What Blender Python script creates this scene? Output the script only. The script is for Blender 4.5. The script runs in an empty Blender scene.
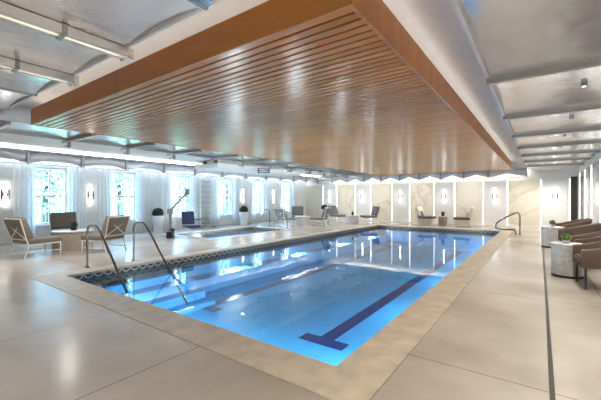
import bpy, bmesh, math, random
from mathutils import Vector, Matrix
random.seed(7)
S = bpy.context.scene
COL = S.collection
PI = math.pi
R = math.radians

# ------------------------------------------------------------------ materials
def new_mat(name):
    m = bpy.data.materials.new(name); m.use_nodes = True
    nt = m.node_tree
    return m, nt, nt.nodes['Principled BSDF'], nt.nodes, nt.links

def simple(name, col, rough=.5, metal=0., noise=0., nscale=8., bump=0., bscale=60., coat=0., spec=.5, trans=0.):
    m, nt, p, N, L = new_mat(name)
    p.inputs['Roughness'].default_value = rough
    p.inputs['Metallic'].default_value = metal
    p.inputs['Coat Weight'].default_value = coat
    p.inputs['Specular IOR Level'].default_value = spec
    p.inputs['Transmission Weight'].default_value = trans
    tc = N.new('ShaderNodeTexCoord')
    nz = N.new('ShaderNodeTexNoise'); nz.inputs['Scale'].default_value = nscale; nz.inputs['Detail'].default_value = 4
    L.new(tc.outputs['Object'], nz.inputs['Vector'])
    cr = N.new('ShaderNodeValToRGB')
    k = max(noise, .03)
    cr.color_ramp.elements[0].position = .3; cr.color_ramp.elements[1].position = .7
    cr.color_ramp.elements[0].color = (*[c*(1-k) for c in col], 1)
    cr.color_ramp.elements[1].color = (*[min(1, c*(1+k)) for c in col], 1)
    L.new(nz.outputs['Fac'], cr.inputs['Fac']); L.new(cr.outputs['Color'], p.inputs['Base Color'])
    if bump:
        n2 = N.new('ShaderNodeTexNoise'); n2.inputs['Scale'].default_value = bscale
        L.new(tc.outputs['Object'], n2.inputs['Vector'])
        b = N.new('ShaderNodeBump'); b.inputs['Strength'].default_value = bump; b.inputs['Distance'].default_value = .01
        L.new(n2.outputs['Fac'], b.inputs['Height']); L.new(b.outputs['Normal'], p.inputs['Normal'])
    return m

def emit(name, col, strength):
    m = bpy.data.materials.new(name); m.use_nodes = True
    nt = m.node_tree; nt.nodes.clear()
    e = nt.nodes.new('ShaderNodeEmission'); o = nt.nodes.new('ShaderNodeOutputMaterial')
    e.inputs['Color'].default_value = (*col, 1); e.inputs['Strength'].default_value = strength
    nt.links.new(e.outputs[0], o.inputs[0])
    return m

def mth(N, L, op, a, b=None, c=None):
    n = N.new('ShaderNodeMath'); n.operation = op
    for i, v in enumerate((a, b, c)):
        if v is None: continue
        if isinstance(v, (int, float)): n.inputs[i].default_value = v
        else: L.new(v, n.inputs[i])
    return n.outputs[0]

def mat_deck():
    m, nt, p, N, L = new_mat('polished_concrete')
    tc = N.new('ShaderNodeTexCoord'); sx = N.new('ShaderNodeSeparateXYZ'); L.new(tc.outputs['Object'], sx.inputs[0])
    nz = N.new('ShaderNodeTexNoise'); nz.inputs['Scale'].default_value = .7; nz.inputs['Detail'].default_value = 6; nz.inputs['Roughness'].default_value = .5
    L.new(tc.outputs['Object'], nz.inputs['Vector'])
    cr = N.new('ShaderNodeValToRGB'); e = cr.color_ramp.elements
    e[0].position = .3; e[0].color = (.31, .27, .23, 1); e[1].position = .72; e[1].color = (.53, .485, .435, 1)
    L.new(nz.outputs['Fac'], cr.inputs['Fac'])
    # control joints: thin darker lines, every 1.6 m across and 2.3 m along
    def joint(s, per, off, w):
        f = mth(N, L, 'FRACT', mth(N, L, 'DIVIDE', mth(N, L, 'ADD', s, off), per))
        d = mth(N, L, 'MULTIPLY', mth(N, L, 'ABSOLUTE', mth(N, L, 'SUBTRACT', f, .5)), per)
        return mth(N, L, 'LESS_THAN', d, w)
    j = mth(N, L, 'MAXIMUM', joint(sx.outputs[0], 1.6, 4.13 + .8, .006), joint(sx.outputs[1], 2.6, 1.0, .006))
    mx = N.new('ShaderNodeMixRGB'); mx.inputs['Color2'].default_value = (.16, .135, .11, 1)
    L.new(mth(N, L, 'MULTIPLY', j, .8), mx.inputs['Fac']); L.new(cr.outputs['Color'], mx.inputs['Color1']); L.new(mx.outputs[0], p.inputs['Base Color'])
    n2 = N.new('ShaderNodeTexNoise'); n2.inputs['Scale'].default_value = 2.2; n2.inputs['Detail'].default_value = 6
    L.new(tc.outputs['Object'], n2.inputs['Vector'])
    mr = N.new('ShaderNodeMapRange'); mr.inputs[1].default_value = .3; mr.inputs[2].default_value = .7; mr.inputs[3].default_value = .3; mr.inputs[4].default_value = .42
    p.inputs['Roughness'].default_value = .22
    b = N.new('ShaderNodeBump'); b.inputs['Strength'].default_value = .05; b.inputs['Distance'].default_value = .02
    L.new(n2.outputs['Fac'], b.inputs['Height']); L.new(b.outputs['Normal'], p.inputs['Normal'])
    return m

def mat_wood(name='varnished_cedar', base=((.52, .18, .034), (.82, .35, .095)), rough=.24):
    m, nt, p, N, L = new_mat(name)
    tc = N.new('ShaderNodeTexCoord'); sx = N.new('ShaderNodeSeparateXYZ'); L.new(tc.outputs['Object'], sx.inputs[0])
    cell = mth(N, L, 'FLOOR', mth(N, L, 'DIVIDE', sx.outputs[1], .093))
    seg = mth(N, L, 'FLOOR', mth(N, L, 'ADD', mth(N, L, 'DIVIDE', sx.outputs[0], 1.9), mth(N, L, 'MULTIPLY', cell, .37)))
    cb = N.new('ShaderNodeCombineXYZ'); L.new(cell, cb.inputs[0]); L.new(seg, cb.inputs[1])
    wn = N.new('ShaderNodeTexWhiteNoise'); L.new(cb.outputs[0], wn.inputs['Vector'])
    mp = N.new('ShaderNodeMapping'); mp.inputs['Scale'].default_value = (1.2, 22, 22); L.new(tc.outputs['Object'], mp.inputs['Vector'])
    nz = N.new('ShaderNodeTexNoise'); nz.inputs['Scale'].default_value = 2.; nz.inputs['Detail'].default_value = 6
    L.new(mp.outputs[0], nz.inputs['Vector'])
    f = mth(N, L, 'ADD', mth(N, L, 'ADD', .2, mth(N, L, 'MULTIPLY', nz.outputs['Fac'], .4)), mth(N, L, 'MULTIPLY', mth(N, L, 'SUBTRACT', wn.outputs['Value'], .5), .25))
    cr = N.new('ShaderNodeValToRGB'); e = cr.color_ramp.elements
    e[0].position = .15; e[0].color = (*base[0], 1); e[1].position = .75; e[1].color = (*base[1], 1)
    L.new(f, cr.inputs['Fac']); L.new(cr.outputs['Color'], p.inputs['Base Color'])
    p.inputs['Roughness'].default_value = rough
    p.inputs['Specular IOR Level'].default_value = .4
    return m

def mat_sheet():
    m, nt, p, N, L = new_mat('brushed_metal_sheet')
    p.inputs['Metallic'].default_value = .72; p.inputs['Roughness'].default_value = .2
    tc = N.new('ShaderNodeTexCoord')
    nz = N.new('ShaderNodeTexNoise'); nz.inputs['Scale'].default_value = 1.3; nz.inputs['Detail'].default_value = 3
    L.new(tc.outputs['Object'], nz.inputs['Vector'])
    cr = N.new('ShaderNodeValToRGB'); e = cr.color_ramp.elements
    e[0].position = .3; e[0].color = (.91, .90, .89, 1); e[1].position = .7; e[1].color = (.95, .94, .93, 1)
    L.new(nz.outputs['Fac'], cr.inputs['Fac']); L.new(cr.outputs['Color'], p.inputs['Base Color'])
    b = N.new('ShaderNodeBump'); b.inputs['Strength'].default_value = .35; b.inputs['Distance'].default_value = .06
    L.new(nz.outputs['Fac'], b.inputs['Height']); L.new(b.outputs['Normal'], p.inputs['Normal'])
    return m

def mat_marble(name, c0, c1, vein, scale, rough=.18, thick=.05):
    m, nt, p, N, L = new_mat(name)
    tc = N.new('ShaderNodeTexCoord')
    n0 = N.new('ShaderNodeTexNoise'); n0.inputs['Scale'].default_value = scale; n0.inputs['Detail'].default_value = 5
    L.new(tc.outputs['Object'], n0.inputs['Vector'])
    cr = N.new('ShaderNodeValToRGB'); e = cr.color_ramp.elements
    e[0].position = .3; e[0].color = (*c0, 1); e[1].position = .7; e[1].color = (*c1, 1)
    L.new(n0.outputs['Fac'], cr.inputs['Fac'])
    mp = N.new('ShaderNodeMapping'); mp.inputs['Rotation'].default_value = (.4, .6, .3); mp.inputs['Location'].default_value = (3.1, 1.7, .4)
    L.new(tc.outputs['Object'], mp.inputs['Vector'])
    n1 = N.new('ShaderNodeTexNoise'); n1.inputs['Scale'].default_value = scale * .55; n1.inputs['Detail'].default_value = 7; n1.inputs['Distortion'].default_value = .7
    L.new(mp.outputs[0], n1.inputs['Vector'])
    d = mth(N, L, 'ABSOLUTE', mth(N, L, 'SUBTRACT', n1.outputs['Fac'], .5))
    mr = N.new('ShaderNodeMapRange'); mr.inputs[1].default_value = 0; mr.inputs[2].default_value = thick; mr.inputs[3].default_value = .6; mr.inputs[4].default_value = 0
    L.new(d, mr.inputs[0])
    mx = N.new('ShaderNodeMixRGB'); mx.inputs['Color2'].default_value = (*vein, 1)
    L.new(mr.outputs[0], mx.inputs['Fac']); L.new(cr.outputs['Color'], mx.inputs['Color1']); L.new(mx.outputs[0], p.inputs['Base Color'])
    p.inputs['Roughness'].default_value = rough
    return m

def mat_tile():
    m, nt, p, N, L = new_mat('scalloped_mosaic_tile')
    tc = N.new('ShaderNodeTexCoord'); sx = N.new('ShaderNodeSeparateXYZ'); L.new(tc.outputs['Object'], sx.inputs[0])
    s = mth(N, L, 'ADD', sx.outputs[0], sx.outputs[1])
    u = mth(N, L, 'SUBTRACT', mth(N, L, 'FRACT', mth(N, L, 'DIVIDE', s, .17)), .5)
    v = mth(N, L, 'DIVIDE', mth(N, L, 'ADD', sx.outputs[2], .02), .17)
    r = mth(N, L, 'SQRT', mth(N, L, 'ADD', mth(N, L, 'POWER', u, 2.), mth(N, L, 'POWER', v, 2.)))
    ring = mth(N, L, 'LESS_THAN', mth(N, L, 'ABSOLUTE', mth(N, L, 'SUBTRACT', r, .42)), .075)
    mx = N.new('ShaderNodeMixRGB'); mx.inputs['Color1'].default_value = (.045, .05, .065, 1); mx.inputs['Color2'].default_value = (.50, .44, .33, 1)
    L.new(ring, mx.inputs['Fac']); L.new(mx.outputs[0], p.inputs['Base Color'])
    p.inputs['Roughness'].default_value = .2
    return m

def mat_water(tint, ior=1.33):
    m = bpy.data.materials.new('clear_pool_water'); m.use_nodes = True
    nt = m.node_tree; N = nt.nodes; L = nt.links; N.clear()
    o = N.new('ShaderNodeOutputMaterial'); mix = N.new('ShaderNodeMixShader')
    t = N.new('ShaderNodeBsdfTransparent'); t.inputs[0].default_value = (*tint, 1)
    g = N.new('ShaderNodeBsdfGlossy'); g.inputs['Roughness'].default_value = .02
    f = N.new('ShaderNodeFresnel'); f.inputs['IOR'].default_value = ior
    tc = N.new('ShaderNodeTexCoord'); nz = N.new('ShaderNodeTexNoise'); nz.inputs['Scale'].default_value = 1.6; nz.inputs['Detail'].default_value = 2
    L.new(tc.outputs['Object'], nz.inputs['Vector'])
    b = N.new('ShaderNodeBump'); b.inputs['Strength'].default_value = .05; b.inputs['Distance'].default_value = .04
    L.new(nz.outputs['Fac'], b.inputs['Height']); L.new(b.outputs['Normal'], g.inputs['Normal']); L.new(b.outputs['Normal'], f.inputs['Normal'])
    L.new(f.outputs[0], mix.inputs[0]); L.new(t.outputs[0], mix.inputs[1]); L.new(g.outputs[0], mix.inputs[2]); L.new(mix.outputs[0], o.inputs[0])
    return m

def mat_glass():
    m = bpy.data.materials.new('window_glass'); m.use_nodes = True
    nt = m.node_tree; N = nt.nodes; L = nt.links; N.clear()
    o = N.new('ShaderNodeOutputMaterial'); mix = N.new('ShaderNodeMixShader')
    t = N.new('ShaderNodeBsdfTransparent'); t.inputs[0].default_value = (.93, .97, 1, 1)
    g = N.new('ShaderNodeBsdfGlossy'); g.inputs['Roughness'].default_value = .03
    f = N.new('ShaderNodeLayerWeight')
    L.new(mth(N, L, 'ADD', .04, mth(N, L, 'MULTIPLY', mth(N, L, 'POWER', f.outputs['Facing'], 4.), .5)), mix.inputs[0]); L.new(t.outputs[0], mix.inputs[1]); L.new(g.outputs[0], mix.inputs[2]); L.new(mix.outputs[0], o.inputs[0])
    return m

def mat_sheer():
    m = bpy.data.materials.new('sheer_voile'); m.use_nodes = True
    nt = m.node_tree; N = nt.nodes; L = nt.links; N.clear()
    o = N.new('ShaderNodeOutputMaterial')
    d = N.new('ShaderNodeBsdfDiffuse'); d.inputs[0].default_value = (.93, .93, .94, 1)
    tl = N.new('ShaderNodeBsdfTranslucent'); tl.inputs[0].default_value = (.92, .94, .97, 1)
    tp = N.new('ShaderNodeBsdfTransparent')
    tc = N.new('ShaderNodeTexCoord'); nz = N.new('ShaderNodeTexNoise'); nz.inputs['Scale'].default_value = 30
    L.new(tc.outputs['Object'], nz.inputs['Vector'])
    m1 = N.new('ShaderNodeMixShader'); m1.inputs[0].default_value = .5
    m2 = N.new('ShaderNodeMixShader')
    L.new(mth(N, L, 'MULTIPLY', nz.outputs['Fac'], .5), m2.inputs[0])
    L.new(d.outputs[0], m1.inputs[1]); L.new(tl.outputs[0], m1.inputs[2])
    L.new(m1.outputs[0], m2.inputs[1]); L.new(tp.outputs[0], m2.inputs[2]); L.new(m2.outputs[0], o.inputs[0])
    return m

M = dict(
    deck=mat_deck(), wood=mat_wood(), sheet=mat_sheet(),
    fascia=mat_wood('varnished_fascia', ((.46, .155, .022), (.70, .275, .055)), .35),
    coping=simple('limestone_coping', (.50, .43, .34), .4, noise=.18, nscale=5),
    plaster=simple('pool_plaster', (.045, .37, .84), .6, noise=.05, nscale=2),
    navy=simple('navy_tile', (.003, .02, .16), .4),
    tile=mat_tile(), water=mat_water((.70, .90, 1), 1.28), spa_water=mat_water((.70, .90, 1), 1.28),
    white=simple('white_wall_paint', (.80, .80, .80), .6),
    ceil=simple('white_ceiling_paint', (.84, .83, .81), .65),
    dark=simple('dark_bronze', (.02, .018, .016), .4, metal=.3),
    steel=simple('polished_steel', (.33, .29, .26), .2, metal=1),
    rib=simple('grey_aluminium_rail', (.40, .39, .38), .35, metal=.9),
    frosted=simple('frosted_panel', (.80, .81, .82), .3),
    marble=mat_marble('beige_onyx', (.72, .68, .58), (.78, .74, .65), (.56, .46, .33), .8, .3, .018),
    wmarble=mat_marble('white_marble', (.52, .52, .52), (.68, .68, .68), (.34, .34, .36), 12.0, .3, .04),
    traver=mat_marble('travertine', (.32, .275, .22), (.44, .385, .32), (.28, .23, .18), 14.0, .5, .03),
    slab=simple('pale_stone_top', (.70, .68, .65), .3, noise=.08),
    framew=simple('cream_powder_coat', (.80, .77, .70), .4),
    taupe=simple('taupe_fabric', (.19, .165, .14), .9, noise=.15, nscale=40, bump=.3, bscale=300),
    grey=simple('grey_fabric', (.22, .21, .22), .9, noise=.2, nscale=40, bump=.3, bscale=300),
    cream=simple('cream_fabric', (.80, .75, .66), .9, noise=.06, nscale=40),
    brown=simple('brown_upholstery', (.095, .062, .046), .75, noise=.1, nscale=30, bump=.2, bscale=250),
    black=simple('black_metal', (.012, .012, .013), .4),
    led=emit('led_strip', (1, .98, .95), 2.6), cove=emit('cove_led', (1, .95, .88), 3), troughfill=emit('trough_fill_led', (.88, .93, 1), 15),  # the cool LED is an added fill for the trough ceiling
    lamp=emit('sconce_tube', (1, .96, .9), 14), disc=emit('downlight_lens', (1, .93, .82), 20), bar=emit('bar_lens', (1, .92, .8), 1.2),
    glass=mat_glass(), sheer=mat_sheer(),
    frame=simple('white_window_paint', (.8, .82, .84), .4),
    leaf=simple('dark_leaf', (.012, .022, .012), .6, noise=.4, nscale=20),
    green=simple('green_leaf', (.12, .24, .04), .5, noise=.4, nscale=30),
    treeleaf=simple('tree_leaf', (.42, .47, .44), .6, noise=.4, nscale=3),
    bark=simple('bark', (.10, .07, .05), .8, noise=.3),
    pot=simple('white_ceramic', (.82, .82, .82), .3),
    soil=simple('soil', (.03, .02, .015), .9),
    navyseat=simple('navy_plastic', (.015, .03, .10), .35),
    liftbody=simple('lift_powder_coat', (.28, .24, .21), .45),
    sign=simple('grey_sign_plate', (.10, .12, .17), .4), signw=simple('white_sign_lettering', (.85, .86, .88), .5),
    wash=emit('curtain_wash_led', (.78, .88, 1), 10), washw=emit('wall_wash_led', (1, .94, .84), 17),
    teal=simple('pale_teal_paint', (.16, .34, .38), .5),
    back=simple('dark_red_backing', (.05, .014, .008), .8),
    alu=simple('bright_aluminium', (.88, .84, .78), .3, metal=.8),
    pearl=simple('pearl_metal_sheet', (.74, .73, .77), .35, metal=.35),
    lawn=simple('lawn', (.18, .28, .10), .9, noise=.3),
    panelr=simple('glossy_grey_panel', (.55, .55, .55), .12, coat=.3),
)

# ------------------------------------------------------------------ mesh helpers
class MB:
    def __init__(s): s.bm = bmesh.new()
    def box(s, x0, x1, y0, y1, z0, z1, mtx=None, bev=0):
        r = bmesh.ops.create_cube(s.bm, size=1)
        vs = r['verts']
        for v in vs:
            v.co = Vector(((x0+x1)/2 + v.co.x*(x1-x0), (y0+y1)/2 + v.co.y*(y1-y0), (z0+z1)/2 + v.co.z*(z1-z0)))
        if bev:
            es = list({e for v in vs for e in v.link_edges})
            g = bmesh.ops.bevel(s.bm, geom=es, offset=bev, segments=3, affect='EDGES', profile=.6)
            vs = list({v for f in g['faces'] for v in f.verts} | {v for v in vs if v.is_valid})
        if mtx:
            for v in vs: v.co = mtx @ v.co
        return s
    def tube(s, pts, r, seg=10, cap=True, closed=False):
        pts = [Vector(p) for p in pts]
        n = len(pts); rings = []
        up = None
        for i, p in enumerate(pts):
            if closed: t = (pts[(i+1) % n] - pts[i-1]).normalized()
            else: t = (pts[min(i+1, n-1)] - pts[max(i-1, 0)]).normalized()
            if up is None:
                a = Vector((0, 0, 1)) if abs(t.z) < .9 else Vector((1, 0, 0))
                up = (a - t*a.dot(t)).normalized()
            else:
                up = (up - t*up.dot(t)).normalized()
            b = t.cross(up)
            rr = r[i] if isinstance(r, (list, tuple)) else r
            rings.append([s.bm.verts.new(p + (up*math.cos(2*PI*k/seg) + b*math.sin(2*PI*k/seg))*rr) for k in range(seg)])
        m = n if closed else n-1
        for i in range(m):
            A, B = rings[i], rings[(i+1) % n]
            for k in range(seg): s.bm.faces.new((A[k], A[(k+1) % seg], B[(k+1) % seg], B[k]))
        if cap and not closed:
            s.bm.faces.new(rings[0][::-1]); s.bm.faces.new(rings[-1])
        return s
    def lathe(s, prof, c=(0, 0, 0), seg=32):
        c = Vector(c); rings = []
        for (r, z) in prof:
            rings.append([s.bm.verts.new(c + Vector((max(r, 1e-4)*math.cos(2*PI*k/seg), max(r, 1e-4)*math.sin(2*PI*k/seg), z))) for k in range(seg)])
        for A, B in zip(rings, rings[1:]):
            for k in range(seg): s.bm.faces.new((A[k], A[(k+1) % seg], B[(k+1) % seg], B[k]))
        s.bm.faces.new(rings[0][::-1]); s.bm.faces.new(rings[-1])
        return s
    def grid(s, nu, nv, f):
        V = [[s.bm.verts.new(f(u/nu, v/nv)) for v in range(nv+1)] for u in range(nu+1)]
        for u in range(nu):
            for v in range(nv): s.bm.faces.new((V[u][v], V[u+1][v], V[u+1][v+1], V[u][v+1]))
        return s
    def prism(s, poly, z0, z1):
        a = [s.bm.verts.new((x, y, z0)) for x, y in poly]; b = [s.bm.verts.new((x, y, z1)) for x, y in poly]
        n = len(poly)
        s.bm.faces.new(a[::-1]); s.bm.faces.new(b)
        for i in range(n): s.bm.faces.new((a[i], a[(i+1) % n], b[(i+1) % n], b[i]))
        return s
    def leaves(s, c, rx, rz, n, size, shell=.25):
        c = Vector(c)
        for _ in range(n):
            d = Vector((random.gauss(0, 1), random.gauss(0, 1), random.gauss(0, 1))).normalized()
            k = 1 - random.random()*shell
            p = c + Vector((d.x*rx*k, d.y*rx*k, d.z*rz*k))
            a = Vector((random.uniform(-1, 1), random.uniform(-1, 1), random.uniform(-1, 1))).normalized()
            b = (d + a*.8).normalized()
            t = b.cross(a).normalized()*size*random.uniform(.6, 1.2); q = b*size*random.uniform(.8, 1.5)
            s.bm.faces.new([s.bm.verts.new(v) for v in (p - t*.5, p + q*.5 - t*.35, p + q, p + t*.5)])
        return s
    def build(s, name, mat, parent=None, smooth=False, solid=0, up=False):
        bmesh.ops.recalc_face_normals(s.bm, faces=s.bm.faces)
        if up:
            for f_ in s.bm.faces:
                f_.normal_update()
                if f_.normal.z < 0: f_.normal_flip()
        me = bpy.data.meshes.new(name); s.bm.to_mesh(me); s.bm.free()
        me.materials.append(mat)
        o = bpy.data.objects.new(name, me); COL.objects.link(o)
        if parent: o.parent = parent
        if smooth:
            me.polygons.foreach_set('use_smooth', [True]*len(me.polygons))
            try: me.set_sharp_from_angle(angle=R(40))
            except Exception: pass
        if solid:
            md = o.modifiers.new('thickness', 'SOLIDIFY'); md.thickness = solid
        return o

def tag(o, label=None, cat=None, group=None, kind=None):
    if label: o['label'] = label
    if cat: o['category'] = cat
    if group: o['group'] = group
    if kind: o['kind'] = kind
    return o
def thing(name, label, cat, loc=(0, 0, 0), rz=0, group=None):
    o = bpy.data.objects.new(name, None); COL.objects.link(o)
    o.location = loc; o.rotation_euler.z = rz
    return tag(o, label, cat, group)
def struct(o): o['kind'] = 'structure'; return o
def copy_tree(o, parent=None):
    c = o.copy(); COL.objects.link(c)
    if parent: c.parent = parent
    for ch in [x for x in bpy.data.objects if x.parent == o]: copy_tree(ch, c)
    return c
def facing(dx, dy): return math.atan2(-dx, dy)      # local +Y looks along (dx, dy)
def arc(c, r, a0, a1, n=8): return [(c[0] + r*math.cos(R(a0 + (a1-a0)*i/n)), c[1] + r*math.sin(R(a0 + (a1-a0)*i/n))) for i in range(n+1)]

# ------------------------------------------------------------------ layout numbers (metres; camera stands over the origin)
XL, XR, YB, YF = -13.0, 1.36, -4.0, 18.8
PX0, PX1, PY0, PY1 = -6.70, -1.33, 2.34, 16.1         # pool
SX0, SX1, SY0, SY1 = -11.3, -9.05, 7.4, 11.7          # spa
CW, SW = .40, .28                                     # coping widths
ZC, ZR, ROOF = 2.65, 2.95, 3.1
CX0, CX1, CY0, CY1 = -6.73, -.94, 1.85, 16.6          # hanging wooden ceiling panel

# floor with the two openings
def slab_with_holes(mb, X, Y, holes, z0, z1):
    xs = sorted({X[0], X[1], *[h[0] for h in holes], *[h[1] for h in holes]})
    ys = sorted({Y[0], Y[1], *[h[2] for h in holes], *[h[3] for h in holes]})
    for a, b in zip(xs, xs[1:]):
        for c, d in zip(ys, ys[1:]):
            mx, my = (a+b)/2, (c+d)/2
            if any(h[0] < mx < h[1] and h[2] < my < h[3] for h in holes): continue
            mb.box(a, b, c, d, z0, z1)
    bmesh.ops.remove_doubles(mb.bm, verts=mb.bm.verts, dist=1e-5)
hp = (PX0-CW, PX1+CW, PY0-CW, PY1+CW); hs = (SX0-SW, SX1+SW, SY0-SW, SY1+SW)
f = MB(); slab_with_holes(f, (XL-.2, XR+.2), (YB-.2, YF+.2), [hp, hs], -.2, 0)
struct(f.build('floor', M['deck']))
def ring(x0, x1, y0, y1, w, z0, z1, mb=None):
    mb = mb or MB(); slab_with_holes(mb, (x0-w, x1+w), (y0-w, y1+w), [(x0, x1, y0, y1)], z0, z1); return mb
struct(ring(PX0, PX1, PY0, PY1, CW, -.2, .006).build('trim_1', M['coping']))
struct(ring(SX0, SX1, SY0, SY1, SW, -.2, .006).build('trim_2', M['coping']))

def basin(name, x0, x1, y0, y1, zf, tile):
    b = MB()
    b.box(x0-.15, x1+.15, y0-.15, y1+.15, zf-.15, zf)
    b.box(x0-.15, x0, y0-.15, y1+.15, zf, -.2); b.box(x1, x1+.15, y0-.15, y1+.15, zf, -.2)
    b.box(x0, x1, y0-.15, y0, zf, -.2); b.box(x0, x1, y1, y1+.15, zf, -.2)
    o = struct(b.build(name, M['plaster']))
    t = ring(x0+.012, x1-.012, y0+.012, y1-.012, .012, -.27, -.03)
    t.build('waterline_tile', M['tile'], o)
    return o
pool = basin('pool_basin', PX0, PX1, PY0, PY1, -.82, True)
for x in (-2.68, -5.45):
    l = MB(); l.box(x-.12, x+.12, 4.2, 15.0, -.82, -.815); l.box(x-.38, x+.38, 4.2, 4.44, -.82, -.8145); l.box(x-.38, x+.38, 14.8, 15.0, -.82, -.8145)
    l.build('lane_marking', M['navy'], pool)
for k in range(4):
    MB().box(PX0, PX0+.32*(k+1), PY0, 4.55, -.82+.0, -.28-.16*k if False else -.27-.155*k).build('step', M['plaster'], pool)
MB().box(PX0, PX0+.42, 4.55, PY1, -.82, -.5).build('bench', M['plaster'], pool)
spa = basin('spa_basin', SX0, SX1, SY0, SY1, -.7, True)
MB().box(SX0, SX0+.45, SY0, SY1, -.7, -.42).build('bench', M['plaster'], spa)
w = MB(); w.grid(8, 20, lambda u, v: (PX0+.013+(PX1-PX0-.026)*u, PY0+.013+(PY1-PY0-.026)*v, -.115)); tag(w.build('pool_water', M['water'], up=True), kind='structure')
w = MB(); w.grid(4, 6, lambda u, v: (SX0+.013+(SX1-SX0-.026)*u, SY0+.013+(SY1-SY0-.026)*v, -.09)); tag(w.build('spa_water', M['spa_water'], up=True), kind='structure')
# slot drain along the right deck
d = MB(); d.box(.05, .082, YB, YF-.02, -.01, .003)
struct(d.build('trim_3', M['dark']))

# ------------------------------------------------------------------ walls
WY = [4.1, 6.45, 8.95, 11.5, 14.0, 16.5]
WW, WZ0, WZ1 = .95, .5, 2.36
wl = MB(); T = .22
edges = [YB] + [e for c in WY for e in (c-WW/2, c+WW/2)] + [YF+.2]
for i in range(0, len(edges), 2): wl.box(XL-T, XL, edges[i], edges[i+1], 0, ROOF)
for c in WY: wl.box(XL-T, XL, c-WW/2, c+WW/2, 0, WZ0); wl.box(XL-T, XL, c-WW/2, c+WW/2, WZ1, ROOF)
struct(wl.build('wall_left', M['white']))
for i, c in enumerate(WY):
    y0, y1 = c-WW/2, c+WW/2
    fr = MB(); x0, x1 = XL-.16, XL-.08
    fr.box(x0, x1, y0, y0+.05, WZ0, WZ1); fr.box(x0, x1, y1-.05, y1, WZ0, WZ1); fr.box(x0, x1, y0+.05, y1-.05, WZ0, WZ0+.06); fr.box(x0, x1, y0+.05, y1-.05, WZ1-.05, WZ1)
    o = struct(fr.build('window_%d' % (i+1), M['frame']))
    zm = (WZ0+WZ1)/2
    MB().box(x0+.01, x1-.01, y0+.05, y1-.05, zm-.025, zm+.025).build('meeting_rail', M['rib'], o)
    mu = MB()
    mu.box(x0+.02, x1-.02, c-.016, c+.016, WZ0+.06, zm-.025); mu.box(x0+.02, x1-.02, c-.016, c+.016, zm+.025, WZ1-.05)
    mu.build('muntin', M['rib'], o)
    MB().box(XL-.125, XL-.115, y0+.05, y1-.05, WZ0+.06, WZ1-.05).build('pane', M['glass'], o)
    MB().box(XL-.08, XL+.06, y0-.03, y1+.03, WZ0-.04, WZ0-.001).build('sill', M['frame'], o)

struct(MB().box(XL-.2, XR+.2, YB-.2, YB, 0, ROOF).build('wall_back', M['white']))
struct(MB().box(XL-.4, XR+.4, YB-.4, YF+.4, ROOF, ROOF+.12).build('ceiling', M['ceil']))
# far wall: frosted panels with light edges, book-matched onyx between
PC = [.53, -1.8, -4.13, -6.46, -8.79, -11.12]
far = struct(MB().box(XL, XR+.2, YF, YF+.2, 0, ROOF).build('wall_front', M['white']))
for c in PC:
    MB().box(c-.49, c+.49, YF-.07, YF, .08, 2.2).build('frosted_panel', M['frosted'], far)
    for s in (-1, 1):
        MB().box(c+s*.507-.012, c+s*.507+.012, YF-.06, YF, .08, 2.2).build('light_strip', M['led'], far)
for a, b in zip(PC, PC[1:]):
    MB().box(b+.545, a-.545, YF-.04, YF, .08, 2.2).build('onyx_panel', M['marble'], far)
MB().box(XL+.02, PC[-1]-.545, YF-.04, YF, .08, 2.2).build('onyx_panel', M['marble'], far)
struct(MB().box(XL, XR, YF-.08, YF-.0005, 0, .08).build('baseboard_front', M['white']))
wr = struct(MB().box(XR, XR+.2, YB, YF+.2, 0, ROOF).build('wall_right', M['white']))
ly = [12.0, 13.95, 15.9, 17.6]
for i in range(-7, 9):
    y = 13.95 - 1.95*4 + 1.95*(i+5) - 1.95
    if y > YF: break
    if y - 1.95 < YB: continue
    MB().box(XR-.05, XR, y-1.95+.05, y-.05, .08, 2.4).build('glossy_panel', M['panelr'], wr)
    MB().box(XR-.06, XR, y-.035, y+.035, .08, 2.4).build('light_strip', M['led'], wr)
struct(MB().box(1.07, XR-.06, YF-.16, YF-.08, .08, 2.3).build('door_1', M['dark']))

# ------------------------------------------------------------------ ceilings
EY, EX, LX, LX2, TX = 1.48, -.48, -7.25, -8.45, -11.1
FY = 17.25
def vault(x0, x1, y0, y1, axis, rise, z=ZC):
    mb = MB()
    def fn(u, v):
        x = x0 + (x1-x0)*u; y = y0 + (y1-y0)*v
        t = v if axis == 'x' else u
        return (x, y, z + rise*(1-(2*t-1)**2))
    mb.grid(12 if axis == 'y' else 2, 12 if axis == 'x' else 2, fn)
    return struct(mb.build('ceiling', M['sheet'], smooth=True))
def rib(p, q, r=.022, w=None):
    mb = MB(); p, q = Vector(p), Vector(q)
    if abs(p.x-q.x) > abs(p.y-q.y): mb.box(min(p.x, q.x), max(p.x, q.x), p.y-.035, p.y+.035, p.z-.05, p.z+.01)
    else: mb.box(p.x-.035, p.x+.035, min(p.y, q.y), max(p.y, q.y), p.z-.05, p.z+.01)
    return struct(mb.build('ceiling_beam', M['rib']))
# right aisle
ry = [YB, -1.9, .1, 2.12, 4.17, 6.2, 8.15, 10.1, 12.1, 14.1, 16.1, YF-.09]
for a, b in zip(ry, ry[1:]): vault(EX, XR-.06, a, b, 'x', .07)
for y in ry[1:-1]: rib((EX, y, ZC), (XR-.06, y, ZC))
# front bay (over and behind the viewer)
rx = [EX, -1.85, -2.95, -4.07, -5.15, -6.3, LX]
for a, b in zip(rx, rx[1:]): vault(b, a, YB, EY, 'y', .03)
for x in (-1.85, -5.15, -6.3):
    mb = MB(); mb.box(x-.012, x+.012, YB, EY, ZC-.015, ZC+.005); struct(mb.build('ceiling_beam', M['rib']))
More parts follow.
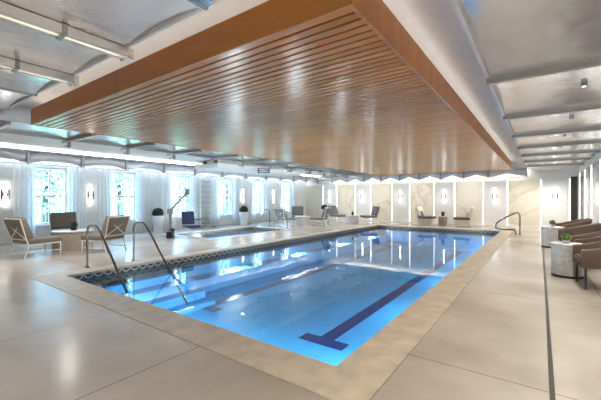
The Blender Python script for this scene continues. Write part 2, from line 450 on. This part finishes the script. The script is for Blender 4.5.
# left aisle, inner strip
ly = [YB, -2.2, -.9, .4, 1.7, 3.0, 4.3, 5.6, 6.95, 8.3, 9.7, 11.1, 12.5, 13.7, 14.8, 16.0, FY]
for a, b in zip(ly, ly[1:]): vault(LX2, LX, a, b, 'x', .05)
for y in ly[3:-1]:
    mb = MB(); mb.box(LX2-.3, LX, y-.03, y+.03, ZC-.06, ZC); mb.box(LX2-.03, LX2+.03, y-.03, y+.03, ZC-.17, ZC-.06)
    mb.tube([(LX2-.2, y, ZC-.14), (LX2+.12, y-.06, ZC-.17)], .03)
    struct(mb.build('ceiling_beam', M['rib']))
# trough over the spa
TZ = 2.74
struct(MB().box(TX, LX2, YB, YF, TZ, TZ+.06).build('ceiling', M['ceil']))
struct(MB().box(LX2-.02, LX2, YB, YF, ZC, TZ).build('trim_4', M['rib']))
c1 = MB(); c1.box(LX2-.06, LX2-.025, .5, FY, ZC+.01, ZC+.03); c1.box(TX+.005, TX+.04, .5, FY, ZC+.01, ZC+.03); struct(c1.build('trough_fill_strip', M['troughfill']))  # LED strips added to brighten the trough ceiling
struct(MB().box(TX-.06, TX+.07, YB, FY, ZC-.045, ZC+.004).build('ceiling_beam', M['rib']))
struct(MB().box(LX2-.09, LX2-.005, YB, FY, ZC-.02, ZC+.004).build('ceiling_beam', M['rib']))  # added lip, keeps the trough LED out of sight from below
# outer strip by the windows with the scalloped valance
struct(MB().box(XL, TX-.03, YB, YF, ZC+.02, ZC+.08).build('ceiling', M['ceil']))
struct(MB().box(TX-.05, TX, YB, YF, ZC, TZ).build('trim_6', M['rib']))
def valance(P0, P1, cuts, zt, zb, rise, name):
    P0, P1 = Vector(P0), Vector(P1); Ln = (P1-P0).length; dr = (P1-P0)/Ln
    mb = MB()
    for a, b in zip(cuts, cuts[1:]):
        def fn(u, v):
            p = P0 + dr*(a + (b-a)*u); zl = zb + rise*(1-abs(2*u-1))**1.25
            return (p.x, p.y, zl + (zt-zl)*v)
        mb.grid(16, 1, fn)
    return struct(mb.build(name, M['pearl'], smooth=True, solid=.012))
valance((TX-.02, 0, 0), (TX-.02, 20, 0), ly[3:] , ZC, 2.30, .17, 'trim_7')
for y in ly[3:]:
    struct(MB().box(TX-.04, TX+.02, y-.03, y+.03, 2.28, ZC+.02).build('ceiling_hanger', M['rib']))
struct(MB().box(TX-.03, TX+.01, ly[3], FY, 2.265, 2.285).build('trim_12', M['rib']))
struct(MB().box(TX, EX, FY-.02, FY+.02, 2.265, 2.285).build('trim_13', M['rib']))
c2 = MB(); c2.box(XL+.03, XL+.07, .5, YF, ZC-.03, ZC+.0); struct(MB().box(XL+.24, XL+.26, .5, YF-.2, ZC-.13, ZC+.02).build('added_led_lip_left', M['ceil'])); struct(c2.build('trim_8', M['wash']))  # board is an added lip, screens the curtain LED from the water
# far strip
struct(MB().box(TX, EX, FY+.02, YF, ZC+.02, ZC+.08).build('ceiling', M['ceil']))
xs = [-11.1+1.02*i for i in range(0, 10)] + [EX]
valance((TX, FY, 0), (EX, FY, 0), [x-TX for x in xs], ZC+.02, 2.30, .14, 'trim_9')
for x in xs[1:]:
    struct(MB().box(x-.03, x+.03, FY-.03, FY+.03, 2.28, ZC+.05).build('ceiling_hanger', M['rib']))
c3 = MB(); c3.box(TX, EX, YF-.13, YF-.09, ZC-.03, ZC+.0); struct(MB().box(TX, EX, YF-.26, YF-.24, ZC-.13, ZC+.02).build('added_led_lip_far', M['ceil'])); struct(c3.build('trim_10', M['washw']))  # board is an added lip, stops the LED mirroring in the pool
# recess above the wooden panel
rw = MB()
rw.box(EX, EX+.03, EY, FY, ZC+.005, ROOF); rw.box(LX, EX, EY-.03, EY, ZC+.005, ROOF); rw.box(LX-.03, LX, EY, FY, ZC+.005, ROOF); rw.box(LX, EX, FY+.015, FY+.045, ZC+.03, ROOF)
struct(rw.build('trim_11', M['ceil']))
struct(MB().box(LX, EX, EY, FY+.01, ZR, ZR+.05).build('ceiling', M['ceil']))
# plaster box hanging over the spa
sb = MB(); sb.box(-10.6, -9.3, 7.9, 13.0, 2.45, 2.62, bev=.01)
sbx = sb.build('spa_canopy', M['ceil']); tag(sbx, 'long white box ceiling hanging over the blue spa', 'ceiling panel')
MB().box(-10.4, -10.36, 8.1, 12.8, 2.62, TZ).build('hanger', M['rib'], sbx)
MB().box(-9.54, -9.5, 8.1, 12.8, 2.62, TZ).build('hanger', M['rib'], sbx)

# hanging wooden panel
wp = thing('wooden_ceiling_panel', 'huge slatted cedar ceiling panel hanging above the swimming pool', 'ceiling panel', (0, 0, 0))
sl = MB(); y = CY0+.09; P = .093
sl.box(CX0+.03, CX1-.03, CY0+.03, y, 2.55, 2.58)
while y + P < CY1-.03:
    sl.box(CX0+.03, CX1-.03, y+.024, y+P, 2.55, 2.58); y += P
sl.build('slat_field', M['wood'], wp)
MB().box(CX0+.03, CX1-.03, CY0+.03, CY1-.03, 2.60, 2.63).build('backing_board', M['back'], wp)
for b in ((CX0, CX0+.03, CY0, CY1), (CX1-.03, CX1, CY0, CY1), (CX0+.03, CX1-.03, CY0, CY0+.03), (CX0+.03, CX1-.03, CY1-.03, CY1)):
    MB().box(*b, 2.545, 2.80).build('fascia', M['fascia'], wp)
for x in (CX0+.6, CX1-.6, (CX0+CX1)/2):
    for yy in (3, 9, 15): MB().box(x-.02, x+.02, yy-.02, yy+.02, 2.63, ZR).build('hanger', M['steel'], wp)
for b in ((CX0+.05, CX0+.09, CY0+.1, CY1-.1), (CX1-.09, CX1-.05, CY0+.1, CY1-.1), (CX0+.1, CX1-.1, CY0+.05, CY0+.09)):
    MB().box(*b, 2.74, 2.78).build('light_strip', M['cove'], wp)

# light bars under the front bay
for x, lab in ((-2.95, 'long bright aluminium light bar under the metal ceiling, the nearer longer one'), (-4.07, 'aluminium light bar under the metal ceiling, the farther one, lower left')):
    o = thing('light_bar', lab, 'light bar', (x, 0, 0), 0, 'light bars under the metal ceiling')
    b = MB(); b.box(-.06, -.02, YB+.05, EY+.02, -.07, 0); b.box(.02, .06, YB+.05, EY+.02, -.07, 0); b.box(-.066, .066, EY-.01, EY+.04, -.09, .004)
    c = b.build('housing', M['alu'], o); c.location.z = ZC
    c = MB().box(-.02, .02, YB+.05, EY-.03, -.045, -.01).build('lens', M['bar'], o); c.location.z = ZC
    for yy in (-.9, .2, 1.0):
        c = MB().box(-.075, .075, yy-.015, yy+.015, -.078, 0).build('clip', M['rib'], o); c.location.z = ZC

# downlights along the right aisle
def lamp(name, kind, loc, energy, col=(1, .91, .79), **k):
    ld = bpy.data.lights.new(name, kind); ld.energy = energy; ld.color = col
    for a, b in k.items(): setattr(ld, a, b)
    o = bpy.data.objects.new(name, ld); COL.objects.link(o); o.location = loc
    return o
ordn = ['first', 'second', 'third', 'fourth', 'fifth', 'sixth', 'seventh', 'eighth', 'ninth', 'tenth']
for i, y in enumerate([-2.9, -.9, 1.1, 3.15, 5.18, 7.2, 9.1, 11.1, 13.1, 15.1, 17.4]):
    o = thing('downlight', 'small round ceiling spot over right walkway, %s' % ('behind the viewer' if i < 3 else ordn[i-3] + ' from the viewer'), 'downlight', (.42, y, ZC+.06), 0, 'spots along the right walkway ceiling')
    MB().lathe([(.02, .02), (.032, .02), (.032, -.035), (.022, -.035), (.02, -.02)], seg=20).build('housing', M['rib'], o, True)
    MB().lathe([(.02, -.02), (.02, -.026)], seg=20).build('lens', M['disc'], o)
    l = lamp('downlight_lamp', 'SPOT', (.42, y, ZC-.03), 120, spot_size=R(140), spot_blend=.9, shadow_soft_size=.05)

# ------------------------------------------------------------------ wall sconces
def make_sconce(label, group):
    o = thing('wall_sconce', label, 'wall lamp', (0, 0, 0), 0, group)      # local: wall at y=0, sticks out to -y
    MB().box(-.05, .05, -.02, 0, -.06, .06, bev=.004).build('back_plate', M['steel'], o)
    MB().tube([(0, -.06, -.36), (0, -.06, .36)], .013, 14).build('light_tube', M['lamp'], o, True)
    for s in (-1, 1):
        h = MB(); h.tube([(s*.085, -.06, -.14), (s*.085, -.06, .14)], .016, 12); h.box(min(0, s*.075), max(0, s*.075), -.035, -.018, -.012, .012); h.box(s*.075-.01, s*.075+.01, -.06, -.018, -.012, .012)
        h.build('side_bar', M['dark'], o, True)
    return o
sc0 = make_sconce('', 'twin tube sconces on the front and left walls')
places = [(XL, 2.95, 90, 'twin dark tube wall sconce on left wall before the first window'), (XL, 5.28, 90, 'twin dark tube wall sconce on left wall between first and second windows'),
          (XL, 12.75, 90, 'twin tube wall sconce on left wall between fourth and fifth windows'), (XL, 15.25, 90, 'twin tube wall sconce on left wall between fifth and sixth windows')]
fl = ['rightmost frosted panel at far wall beside the dark door', 'frosted panel second from right, left of the bent handrail', 'frosted panel behind table between two cream chairs', 'frosted panel second left of the pair of cream chairs', 'frosted panel behind two grey chairs at far left corner', 'leftmost frosted panel on far wall behind a tall planter']
places += [(c, YF-.07, 0, 'glowing twin tube sconce on ' + t) for c, t in zip(PC, fl)]
for i, (x, y, a, lab) in enumerate(places):
    o = sc0 if i == 0 else copy_tree(sc0)
    o.location = (x, y, 1.47); o.rotation_euler.z = R(a); o['label'] = lab

# ------------------------------------------------------------------ sheer curtains
def curtain(y0, y1, lab, x=XL+.16):
    n = 60; mb = MB(); L_ = y1-y0; ph = random.random()*6
    def fn(u, v):
        s = u*L_
        a = .028 + .012*math.sin(s*9+ph)
        return (x + a*math.sin(s*2*PI/.105+ph+.3*math.sin(v*2)) * (.7+.3*v), y0 + s, .02 + v*2.52)
    mb.grid(n, 6, fn)
    o = mb.build('sheer_curtain', M['sheer'], smooth=True)
    return tag(o, lab, 'curtain', 'sheer curtains along the left wall')
on = ['first', 'second', 'third', 'fourth', 'fifth', 'sixth']
for i, c in enumerate(WY):
    curtain(c-WW/2-.52, c-WW/2+.06, 'white sheer curtain on the near side of the %s left-wall window' % on[i])
    curtain(c+WW/2-.06, c+WW/2+.52, 'white sheer curtain on the far side of the %s left-wall window' % on[i])
curtain(7.47, 7.93, 'white sheer curtain behind the round topiary planter, between second and third windows', XL+.13)
curtain(9.97, 10.48, 'white sheer curtain behind the ladder rack between third and fourth windows', XL+.13)
curtain(1.3, 2.6, 'white sheer curtain at the very near end of the left wall', XL+.13)

# ------------------------------------------------------------------ lounge chairs
def make_lounge(name, label, cat, group, seatm, backm):
    o = thing(name, label, cat, (0, 0, 0), 0, group)
    r = .014; hw = .31
    for s in (-1, 1):
        MB().tube([(s*hw, .33, 0), (s*hw, .33, .30)], r, 8).build('leg', M['framew'], o, True)
        MB().tube([(s*hw, -.42, 0), (s*hw, -.34, .28), (s*(hw+.0), -.40, .48), (s*(hw+.03), -.52, .89)], r, 8).build('leg', M['framew'], o, True)
        MB().tube([(s*hw, .33, .12), (s*hw, -.385, .12)], .010, 8).build('stretcher', M['framew'], o, True)
    fr = MB()
    fr.tube([(-hw, .33, .30), (hw, .33, .30), (hw, -.345, .30), (-hw, -.345, .30)], r, 8, closed=True)
    fr.build('seat_frame', M['framew'], o, True)
    a = Vector((-hw, -.385, .42)); b = Vector((hw, -.385, .42)); c = Vector((hw+.03, -.52, .89)); d = Vector((-hw-.03, -.52, .89))
    bf = MB(); bf.tube([d, c], r, 8); bf.tube([a, b], .011, 8); e = d.lerp(a, .13); g = c.lerp(b, .13); bf.tube([e, g], .010, 8)
    bf.tube([e, b], .010, 8); bf.tube([g, a], .010, 8)
    bf.build('back_frame', M['framew'], o, True)
    MB().box(-.325, .325, -.36, .37, .315, .44, bev=.035).build('seat_cushion', seatm, o, True)
    m = Matrix.Translation((0, -.30, .44)) @ Matrix.Rotation(R(20), 4, 'X')
    MB().box(-.325, .325, -.075, .075, 0, .50, m, bev=.04).build('back_cushion', backm, o, True)
    return o
g1 = 'taupe lounge chairs by the first window'; g2 = 'grey lounge chairs beyond the spa'; g3 = 'grey lounge chairs in the far corner'; g4 = 'cream lounge chairs at the front wall'
ch = make_lounge('lounge_chair', '', 'chair', g1, M['taupe'], M['taupe'])
specs = [((-9.70, 2.80), (-.2, .97), 'taupe cross-back lounge chair left of the travertine drum table near the first window', g1),
         ((-9.1, 4.0), (-.95, -.35), 'taupe cross-back lounge chair right of the travertine drum table, seen behind steel handrails', g1),
         ((-11.55, 4.0), (.95, -.25), 'taupe lounge chair facing the camera directly in front of the first window', g1)]
for i, (p, fc, lab, g) in enumerate(specs):
    o = ch if i == 0 else copy_tree(ch)
    o.location = (*p, 0); o.rotation_euler.z = facing(*fc); o['label'] = lab; o['group'] = g
def recolor(o, sm, bm_):
    for c in [x for x in bpy.data.objects if x.parent == o]:
        if 'cushion' in c.name:
            c.data = c.data.copy(); c.data.materials[0] = sm if 'seat' in c.name else bm_
ch2 = copy_tree(ch); recolor(ch2, M['grey'], M['grey'])
specs = [((-9.9, 12.62), (.2, .98), 'grey lounge chair beside the spa handrails, its back to the spa', g2),
         ((-8.85, 13.85), (-.95, -.2), 'grey lounge chair on the pool side of the table beyond the spa', g2),
         ((-10.75, 14.7), (.6, -.8), 'grey lounge chair facing the camera behind the table beyond the spa', g2),
         ((-9.4, 16.75), (.95, -.25), 'grey lounge chair left of the table in the far left corner of the pool', g3),
         ((-7.62, 17.0), (-.65, -.75), 'grey lounge chair right of the table in the far left corner of the pool', g3)]
for i, (p, fc, lab, g) in enumerate(specs):
    o = ch2 if i == 0 else copy_tree(ch2)
    o.location = (*p, 0); o.rotation_euler.z = facing(*fc); o['label'] = lab; o['group'] = g
ch3 = copy_tree(ch); recolor(ch3, M['taupe'], M['cream'])
MB().box(-.315, .315, -.35, .34, .06, .30, bev=.02).build('upholstered_base', M['cream'], ch3, True)
for i, (p, fc, lab) in enumerate([((-4.78, 17.9), (1, -.1), 'cream-backed lounge chair at far pool end, left of the small drum table'), ((-3.12, 17.9), (-1, -.1), 'cream-backed lounge chair at far pool end, right of the small drum table')]):
    o = ch3 if i == 0 else copy_tree(ch3)
    rz = facing(*fc); o.location = (*p, 0); o.rotation_euler.z = rz; o['label'] = lab; o['group'] = g4
    m = Matrix.Translation((0, -.215, .455)) @ Matrix.Rotation(R(24), 4, 'X')
    q = MB().box(-.13, .17, -.045, .05, 0, .26, m, bev=.045).build('throw_pillow', M['grey'], None, True)
    q.location = (*p, 0); q.rotation_euler.z = rz
    tag(q, 'dark throw pillow on the %s of the two cream-backed chairs at the far end' % ('left' if i == 0 else 'right'), 'pillow', 'throw pillows on the cream chairs')

# tables
def drum(name, label, x, y, r, h, bodym, topm, group=None, flare=0., base=False):
    o = thing(name, label, 'table', (x, y, 0), 0, group)
    z0 = .04 if base else 0
    MB().lathe([(r*.97, z0), (r*.97, z0+.0), (r*(1-flare), h-.03), ], seg=48).build('drum_body', bodym, o, True)
    MB().lathe([(r*1.03, h-.03), (r*1.04, h-.02), (r*1.04, h-.005), (r*1.02, h)], seg=48).build('table_top', topm, o, True)
    if base: MB().lathe([(r*.99, 0), (r*.99, .04)], seg=48).build('base_ring', M['dark'], o, True)
    return o
drum('drum_table', 'round travertine drum table between taupe chairs near the first window', -10.2, 3.72, .47, .50, M['traver'], M['slab'])
drum('drum_table', 'round pale drum table among the grey chairs beyond the spa', -9.75, 13.75, .38, .46, M['wmarble'], M['slab'])
drum('drum_table', 'pale tapered drum table in far left corner of the pool', -8.2, 16.2, .36, .46, M['wmarble'], M['slab'], flare=.2)
drum('drum_table', 'small stone drum table between the two cream-backed chairs', -3.96, 17.7, .21, .47, M['traver'], M['slab'])
drum('side_table', 'white marble drum side table beside nearest brown armchair', .385, 7.43, .235, .57, M['wmarble'], M['wmarble'], 'marble side tables on the right walkway', base=True)
drum('side_table', 'white marble drum side table further along, beside the farther brown armchairs', .27, 11.6, .26, .57, M['wmarble'], M['wmarble'], 'marble side tables on the right walkway', base=True)

def pot_plant(label, x, y, z, r, pm, lm, n=160, cat='plant', leafsize=.035):
    o = thing('potted_plant', label, cat, (x, y, z))
    MB().lathe([(r*.7, 0), (r*.95, r*.3), (r, r*1.1), (r*.9, r*1.1), (r*.85, r*.9)], seg=24).build('pot', pm, o, True)
    lf = MB(); lf.leaves((0, 0, r*2.0), r*1.15, r*.95, n, leafsize, .7); lf.build('foliage', lm, o)
    return o
pot_plant('small dark plant in low bowl on the travertine drum table', -10.15, 3.72, .50, .075, M['black'], M['leaf'])
pot_plant('small bright green plant on the nearest marble side table', .36, 7.40, .57, .055, M['pot'], M['green'], 220)
pot_plant('small bright green plant on the farther marble side table', .27, 11.6, .57, .055, M['pot'], M['green'], 220)
pot_plant('small dark plant on the drum table between cream-backed chairs', -3.96, 17.7, .47, .075, M['black'], M['leaf'])
v = thing('vase', 'small dark vase on the tapered table in far left corner', 'vase', (-8.2, 16.2, .46))
MB().lathe([(.04, 0), (.07, .05), (.065, .1), (.03, .17), (.035, .2), (.025, .2), (.02, .17)], seg=20).build('vase_body', M['dark'], v, True)

# topiary planters
def planter(label, x, y):
    o = thing('topiary_planter', label, 'planter', (x, y, 0), 0, 'white topiary planters')
    MB().lathe([(.17, 0), (.17, .26), (.15, .28)], seg=32).build('pedestal', M['pot'], o, True)
    MB().lathe([(.15, .28), (.21, .34), (.235, .62), (.25, .66), (.22, .66), (.21, .62)], seg=32).build('pot', M['pot'], o, True)
    MB().lathe([(.20, .62), (.20, .625)], seg=24).build('soil', M['soil'], o)
    b = MB(); bmesh.ops.create_icosphere(b.bm, subdivisions=3, radius=.19, matrix=Matrix.Translation((0, 0, .76)))
    b.leaves((0, 0, .76), .215, .20, 900, .03, .15); b.build('foliage', M['leaf'], o)
    return o
planter('white pot on pedestal with dark ball topiary, left of the pool lift', -12.55, 7.6)
planter('white pot on pedestal with dark ball topiary by the fourth left-wall window', -12.5, 12.35)
planter('white pot on pedestal with dark ball topiary at the far wall, leftmost corner', -11.25, 18.3)

# ------------------------------------------------------------------ brown barrel armchairs
def make_barrel():
    o = thing('barrel_armchair', '', 'chair', (0, 0, 0), 0, 'brown barrel armchairs on the right walkway')
    path = []
    hw, yf, yb = .34, .36, -.06
    n1, n2 = 8, 22
    for i in range(n1): path.append((-hw, yf + (yb-yf)*i/n1))
    for i in range(n2+1):
        a = PI + PI*i/n2; path.append((hw*math.cos(a), yb + hw*.95*math.sin(a)))
    for i in range(1, n1+1): path.append((hw, yb + (yf-yb)*i/n1))
    mb = MB(); rings = []
    nP = len(path)
    for i, (x, y) in enumerate(path):
        x0, y0 = path[max(i-1, 0)]; x1, y1 = path[min(i+1, nP-1)]
        t = Vector((x1-x0, y1-y0, 0)).normalized(); nrm = Vector((t.y, -t.x, 0))   # outward
        if nrm.dot(Vector((x, y-yb if y < yb else 0, 0))) < 0: nrm = -nrm
        s = i/(nP-1)
        hb = math.sin(PI*s)**1.5
        zt = .64 + .20*hb; th = .05; lean = .07*hb
        prof = [(-th*.8, .35), (th*.8, .35), (th, .385), (th+lean*.6, zt-.05), (th*.7+lean, zt-.012), (lean, zt), (-th*.7+lean, zt-.012), (-th+lean*.8, zt-.05), (-th, .40)]
        rings.append([mb.bm.verts.new(Vector((x, y, 0)) + nrm*q + Vector((0, 0, z))) for q, z in prof])
    k = len(rings[0])
    for A, B in zip(rings, rings[1:]):
        for j in range(k): mb.bm.faces.new((A[j], A[(j+1) % k], B[(j+1) % k], B[j]))
    mb.bm.faces.new(rings[0]); mb.bm.faces.new(rings[-1][::-1])
    mb.build('shell', M['brown'], o, True)
    poly = [(-hw+.05, yf+.01)] + [((hw-.05)*math.cos(PI+PI*i/16), yb + (hw-.05)*.95*math.sin(PI+PI*i/16)) for i in range(17)] + [(hw-.05, yf+.01)]
    MB().prism(poly, .35, .385).build('seat_base', M['brown'], o)
    c = MB().prism([(x*.98, y*.98+.008) for x, y in poly], .385, .49)
    bmesh.ops.bevel(c.bm, geom=list(c.bm.edges), offset=.03, segments=3, affect='EDGES')
    c.build('seat_cushion', M['brown'], o, True)
    for x, y in ((-.31, .31), (.31, .31), (-.25, -.25), (.25, -.25)):
        MB().box(x-.013, x+.013, y-.013, y+.013, 0, .355).build('leg', M['black'], o)
    return o
bc = make_barrel()
for i, (x, y, fx, fy, lab) in enumerate([(.80, 6.8, -1, -.1, 'brown barrel armchair nearest the viewer on right, dark legs beside the marble table'),
        (.82, 8.35, -1, -.1, 'brown barrel armchair just behind the nearest marble side table'),
        (.75, 10.6, -1, .2, 'brown barrel armchair in front of the farther marble side table'),
        (.76, 12.6, -1, -.2, 'brown barrel armchair farthest along the right walkway')]):
    o = bc if i == 0 else copy_tree(bc)
    o.location = (x, y, 0); o.rotation_euler.z = facing(fx, fy); o['label'] = lab; o.scale = (.93, .93, .93)

# ------------------------------------------------------------------ handrails
def rail3(name, label, pts, group=None, r=.021):
    o = thing(name, label, 'handrail', (0, 0, 0), 0, group)
    # smooth the polyline
    P_ = [Vector(p) for p in pts]
    for _ in range(3):
        Q = [P_[0]]
        for a, b in zip(P_, P_[1:]): Q += [a.lerp(b, .25), a.lerp(b, .75)]
        Q.append(P_[-1]); P_ = Q
    MB().tube(P_, r, 14).build('tube', M['steel'], o, True)
    return o, pts
def escutcheon(o, x, y, z=.006):
    MB().lathe([(.045, z), (.045, z+.008), (.03, z+.02)], c=(x, y, 0), seg=20).build('flange', M['steel'], o, True)
for y, lab in ((2.88, 'stainless steel pool handrail nearest the front edge, over the steps'), (3.80, 'stainless steel pool handrail further from the front edge, over the steps')):
    o, _ = rail3('pool_handrail', lab, [(-7.22, y, 0), (-7.22, y, .45), (-7.22, y, .80), (-7.02, y, .84), (-6.76, y, .84), (-6.3, y, .36), (-5.76, y, -.17), (-5.3, y, -.62)], 'steel handrails over the pool steps')
    escutcheon(o, -7.22, y)
for x, lab in ((-10.35, 'steel spa handrail, the left of the two at the far end of the spa'), (-9.3, 'steel spa handrail, the right of the two at the far end of the spa')):
    o, _ = rail3('spa_handrail', lab, [(x, 11.9, 0), (x, 11.9, .4), (x, 11.9, .82), (x, 11.7, .86), (x, 11.5, .82), (x, 11.1, .3), (x, 10.75, -.25)], 'steel handrails at the spa')
    escutcheon(o, x, 11.9)
o, _ = rail3('bent_handrail', 'bent stainless steel grab rail at the far right corner of the pool', [(-.62, 14.75, 0), (-.62, 14.75, .4), (-.62, 14.75, .86), (-.86, 14.77, .76), (-1.38, 14.82, .44), (-1.42, 14.84, .20), (-1.15, 14.86, .16), (-.82, 14.88, .20), (-.76, 14.88, .1), (-.76, 14.88, 0)], None, .03)
escutcheon(o, -.62, 14.75); escutcheon(o, -.76, 14.88)

# ------------------------------------------------------------------ pool lift (local x runs along the arm)
o = thing('pool_lift', 'pool lift with slanted arm and navy seat beside the spa', 'pool lift', (-10.28, 6.68, 0), R(35.7))
MB().box(-.10, .10, -.12, .12, 0, .22, bev=.01).build('base', M['black'], o)
MB().box(-.04, .04, -.045, .045, .22, .92, bev=.008).build('mast', M['liftbody'], o)
MB().box(-.09, .07, -.075, .075, .82, 1.0, bev=.015).build('pivot_housing', M['liftbody'], o)
MB().tube([(0, 0, .95), (.58, 0, 1.56)], .042, 10).build('arm', M['rib'], o, True)
MB().box(.52, .64, -.05, .05, 1.48, 1.68, bev=.012).build('arm_head', M['rib'], o)
MB().tube([(.11, 0, .28), (.30, 0, 1.1)], .02, 10).build('actuator', M['framew'], o, True)
MB().tube([(.0, 0, .28), (.14, 0, .28)], .05, 12).build('battery_box', M['black'], o, True)
MB().tube([(.56, 0, 1.5), (.56, 0, .55), (.62, 0, .48)], .018, 10).build('hanger_rod', M['steel'], o, True)
q = Matrix.Translation((.62, 0, 0)) @ Matrix.Rotation(R(-42), 4, 'Z')
m = q @ Matrix.Translation((.02, 0, .44)) @ Matrix.Rotation(R(-8), 4, 'Y')
MB().box(-.05, .02, -.23, .23, .03, .48, m, bev=.03).build('seat_back', M['navyseat'], o, True)
MB().box(-.02, .43, -.23, .23, .38, .45, q, bev=.03).build('seat', M['navyseat'], o, True)
for s_ in (-1, 1): MB().tube([q @ Vector((0, s_*.25, .62)), q @ Vector((.38, s_*.25, .66))], .02, 8).build('armrest', M['navyseat'], o, True)
MB().box(.40, .58, -.18, .18, .34, .37, q, bev=.01).build('footrest', M['navyseat'], o)

# ladder-like rack at the wall
o = thing('ladder_rack', 'tall white ladder-like rack standing at the left wall beyond the pool lift', 'rack', (-12.55, 9.95, 0), 0)
for s in (-1, 1): MB().box(-.02, .02, s*.27-.02, s*.27+.02, 0, 2.28).build('upright', M['framew'], o)
for k in range(9): MB().box(-.10, .10, -.25, .25, .2+.24*k, .222+.24*k).build('shelf', M['rib'], o)

# hanging sign over the spa
o = thing('hanging_sign', 'small grey sign with two white lines hanging near the spa ceiling box', 'sign', (-8.95, 9.95, 2.36), R(35.7))
MB().box(-.24, .24, -.02, .02, 0, .2, bev=.005).build('plate', M['sign'], o)
tx = MB(); tx.box(-.17, .19, -.024, -.02, .115, .165); tx.box(-.17, .19, -.024, -.02, .04, .085); tx.build('lettering', M['signw'], o)
hg = MB(); hg.tube([(-.15, 0, .2), (-.15, 0, TZ-2.36)], .008, 6); hg.tube([(.15, 0, .2), (.15, 0, TZ-2.36)], .008, 6); hg.build('hanger', M['rib'], o)

# ------------------------------------------------------------------ outside the windows
struct(MB().box(-60, XL-.45, -25, 50, -.25, -.1).build('ground', M['lawn']))
for i, (x, y, h, r) in enumerate([(-18.5, 5.6, 3.8, 1.7), (-20.5, 9.9, 4.2, 1.9), (-19.5, 14.2, 3.8, 1.9), (-21.5, 19.2, 4.4, 2.0), (-22, 24.0, 4.6, 2.1), (-22.3, 29.0, 4.2, 2.1)]):
    o = thing('tree', 'leafy green tree outside, seen through the %s window' % on[i], 'tree', (x, y, -.1), 0, 'trees outside the windows')
    MB().tube([(0, 0, 0), (.05, .03, h*.4), (0, .1, h*.75)], [.18, .13, .06], 10).build('trunk', M['bark'], o, True)
    lf = MB(); lf.leaves((0, 0, h*.72), r*1.1, h*.55, 1700, .20, .8); lf.build('crown', M['treeleaf'], o)

o = thing('garden_railing', 'pale teal garden railing outside, seen low through the windows', 'railing', (-15.2, 0, -.1))
MB().box(-.03, .03, 0, 40, 1.22, 1.28).build('top_rail', M['teal'], o)
MB().box(-.02, .02, 0, 40, .16, .2).build('bottom_rail', M['teal'], o)
bl = MB()
for k in range(330): bl.box(-.012, .012, .06+k*.12, .084+k*.12, .2, 1.22)
bl.build('baluster', M['teal'], o)['kind'] = 'stuff'
ps = MB()
for k in range(11): MB().box(-.04, .04, k*3.99, k*3.99+.08, 0, 1.34).build('post', M['teal'], o)
ps.bm.free()

# ------------------------------------------------------------------ lamps, daylight
for y in (3.6, 6.2, 9.0, 12, 15):           # recessed underwater lights in the long pool walls
    for x, sg in ((PX1-.03, 1), (PX0+.03, -1)):
        l = lamp('underwater_lamp', 'SPOT', (x, y, -.40), 115, (1, .95, .85), shadow_soft_size=.08, spot_size=R(165), spot_blend=.6)
        l.rotation_euler = (0, R(-70 if sg < 0 else 70), 0)
for x in (-5.2, -4.0, -2.8):
    l = lamp('underwater_lamp', 'SPOT', (x, PY0+.03, -.40), 115, (1, .95, .85), shadow_soft_size=.08, spot_size=R(165), spot_blend=.6)
    l.rotation_euler = (R(70), 0, 0)
lamp('spa_lamp', 'POINT', (-10, 9.5, -.4), 110, (1, .95, .85), shadow_soft_size=.08)
for c in WY:
    p = lamp('window_portal', 'AREA', (XL-.2, c, (WZ0+WZ1)/2), 1, shape='RECTANGLE', size=WW, size_y=WZ1-WZ0)
    p.rotation_euler = (R(90), 0, R(-90)); p.data.cycles.is_portal = True
for y in (0.4, 3.0, 5.6, 8.3, 11.1, 13.7):   # spot heads on the left brackets
    lamp('bracket_spot', 'SPOT', (LX2, y, ZC-.22), 120, (1, .97, .93), spot_size=R(150), spot_blend=.9, shadow_soft_size=.05)
for x in (-2.95, -4.07):
    for y in (-3, -1.2, .6): lamp('bar_spot', 'SPOT', (x, y, ZC-.11), 26, (1, .93, .84), spot_size=R(150), spot_blend=.9, shadow_soft_size=.06)

for x in (-.6, -2.9, -5.3, -7.6, -9.9):     # fill spots and housings, added to brighten the far end
    h = MB().lathe([(.03, ZC-.01), (.05, ZC-.01), (.05, ZC+.03), (.03, ZC+.03)], c=(x, 17.75, 0), seg=20).build('added_fitting', M['rib'], None, True); struct(h)
    lamp('far_fill_spot', 'SPOT', (x, 17.75, ZC-.03), 85, (1, .95, .87), spot_size=R(150), spot_blend=.9, shadow_soft_size=.05)

W = bpy.data.worlds.new('sky'); S.world = W; W.use_nodes = True
bg = W.node_tree.nodes['Background']; bg.inputs[0].default_value = (.45, .70, 1, 1); bg.inputs[1].default_value = 15

# ------------------------------------------------------------------ camera, colour
cd = bpy.data.cameras.new('camera'); cam = bpy.data.objects.new('camera', cd); COL.objects.link(cam)
cam.location = (0, 0, 1.35); cam.rotation_euler = (R(90), 0, R(35.7))
cd.sensor_width = 36; cd.lens = 334/601*36; cd.shift_y = -.0025; cd.clip_start = .05
S.camera = cam
S.view_settings.view_transform = 'Standard'; S.view_settings.look = 'None'; S.view_settings.gamma = 1
S.view_settings.exposure = .58
cy = S.cycles
cy.max_bounces = 10; cy.diffuse_bounces = 4; cy.glossy_bounces = 4; cy.transparent_max_bounces = 12; cy.transmission_bounces = 6
cy.use_denoising = True; cy.sample_clamp_indirect = 6
cy.caustics_reflective = False; cy.caustics_refractive = False
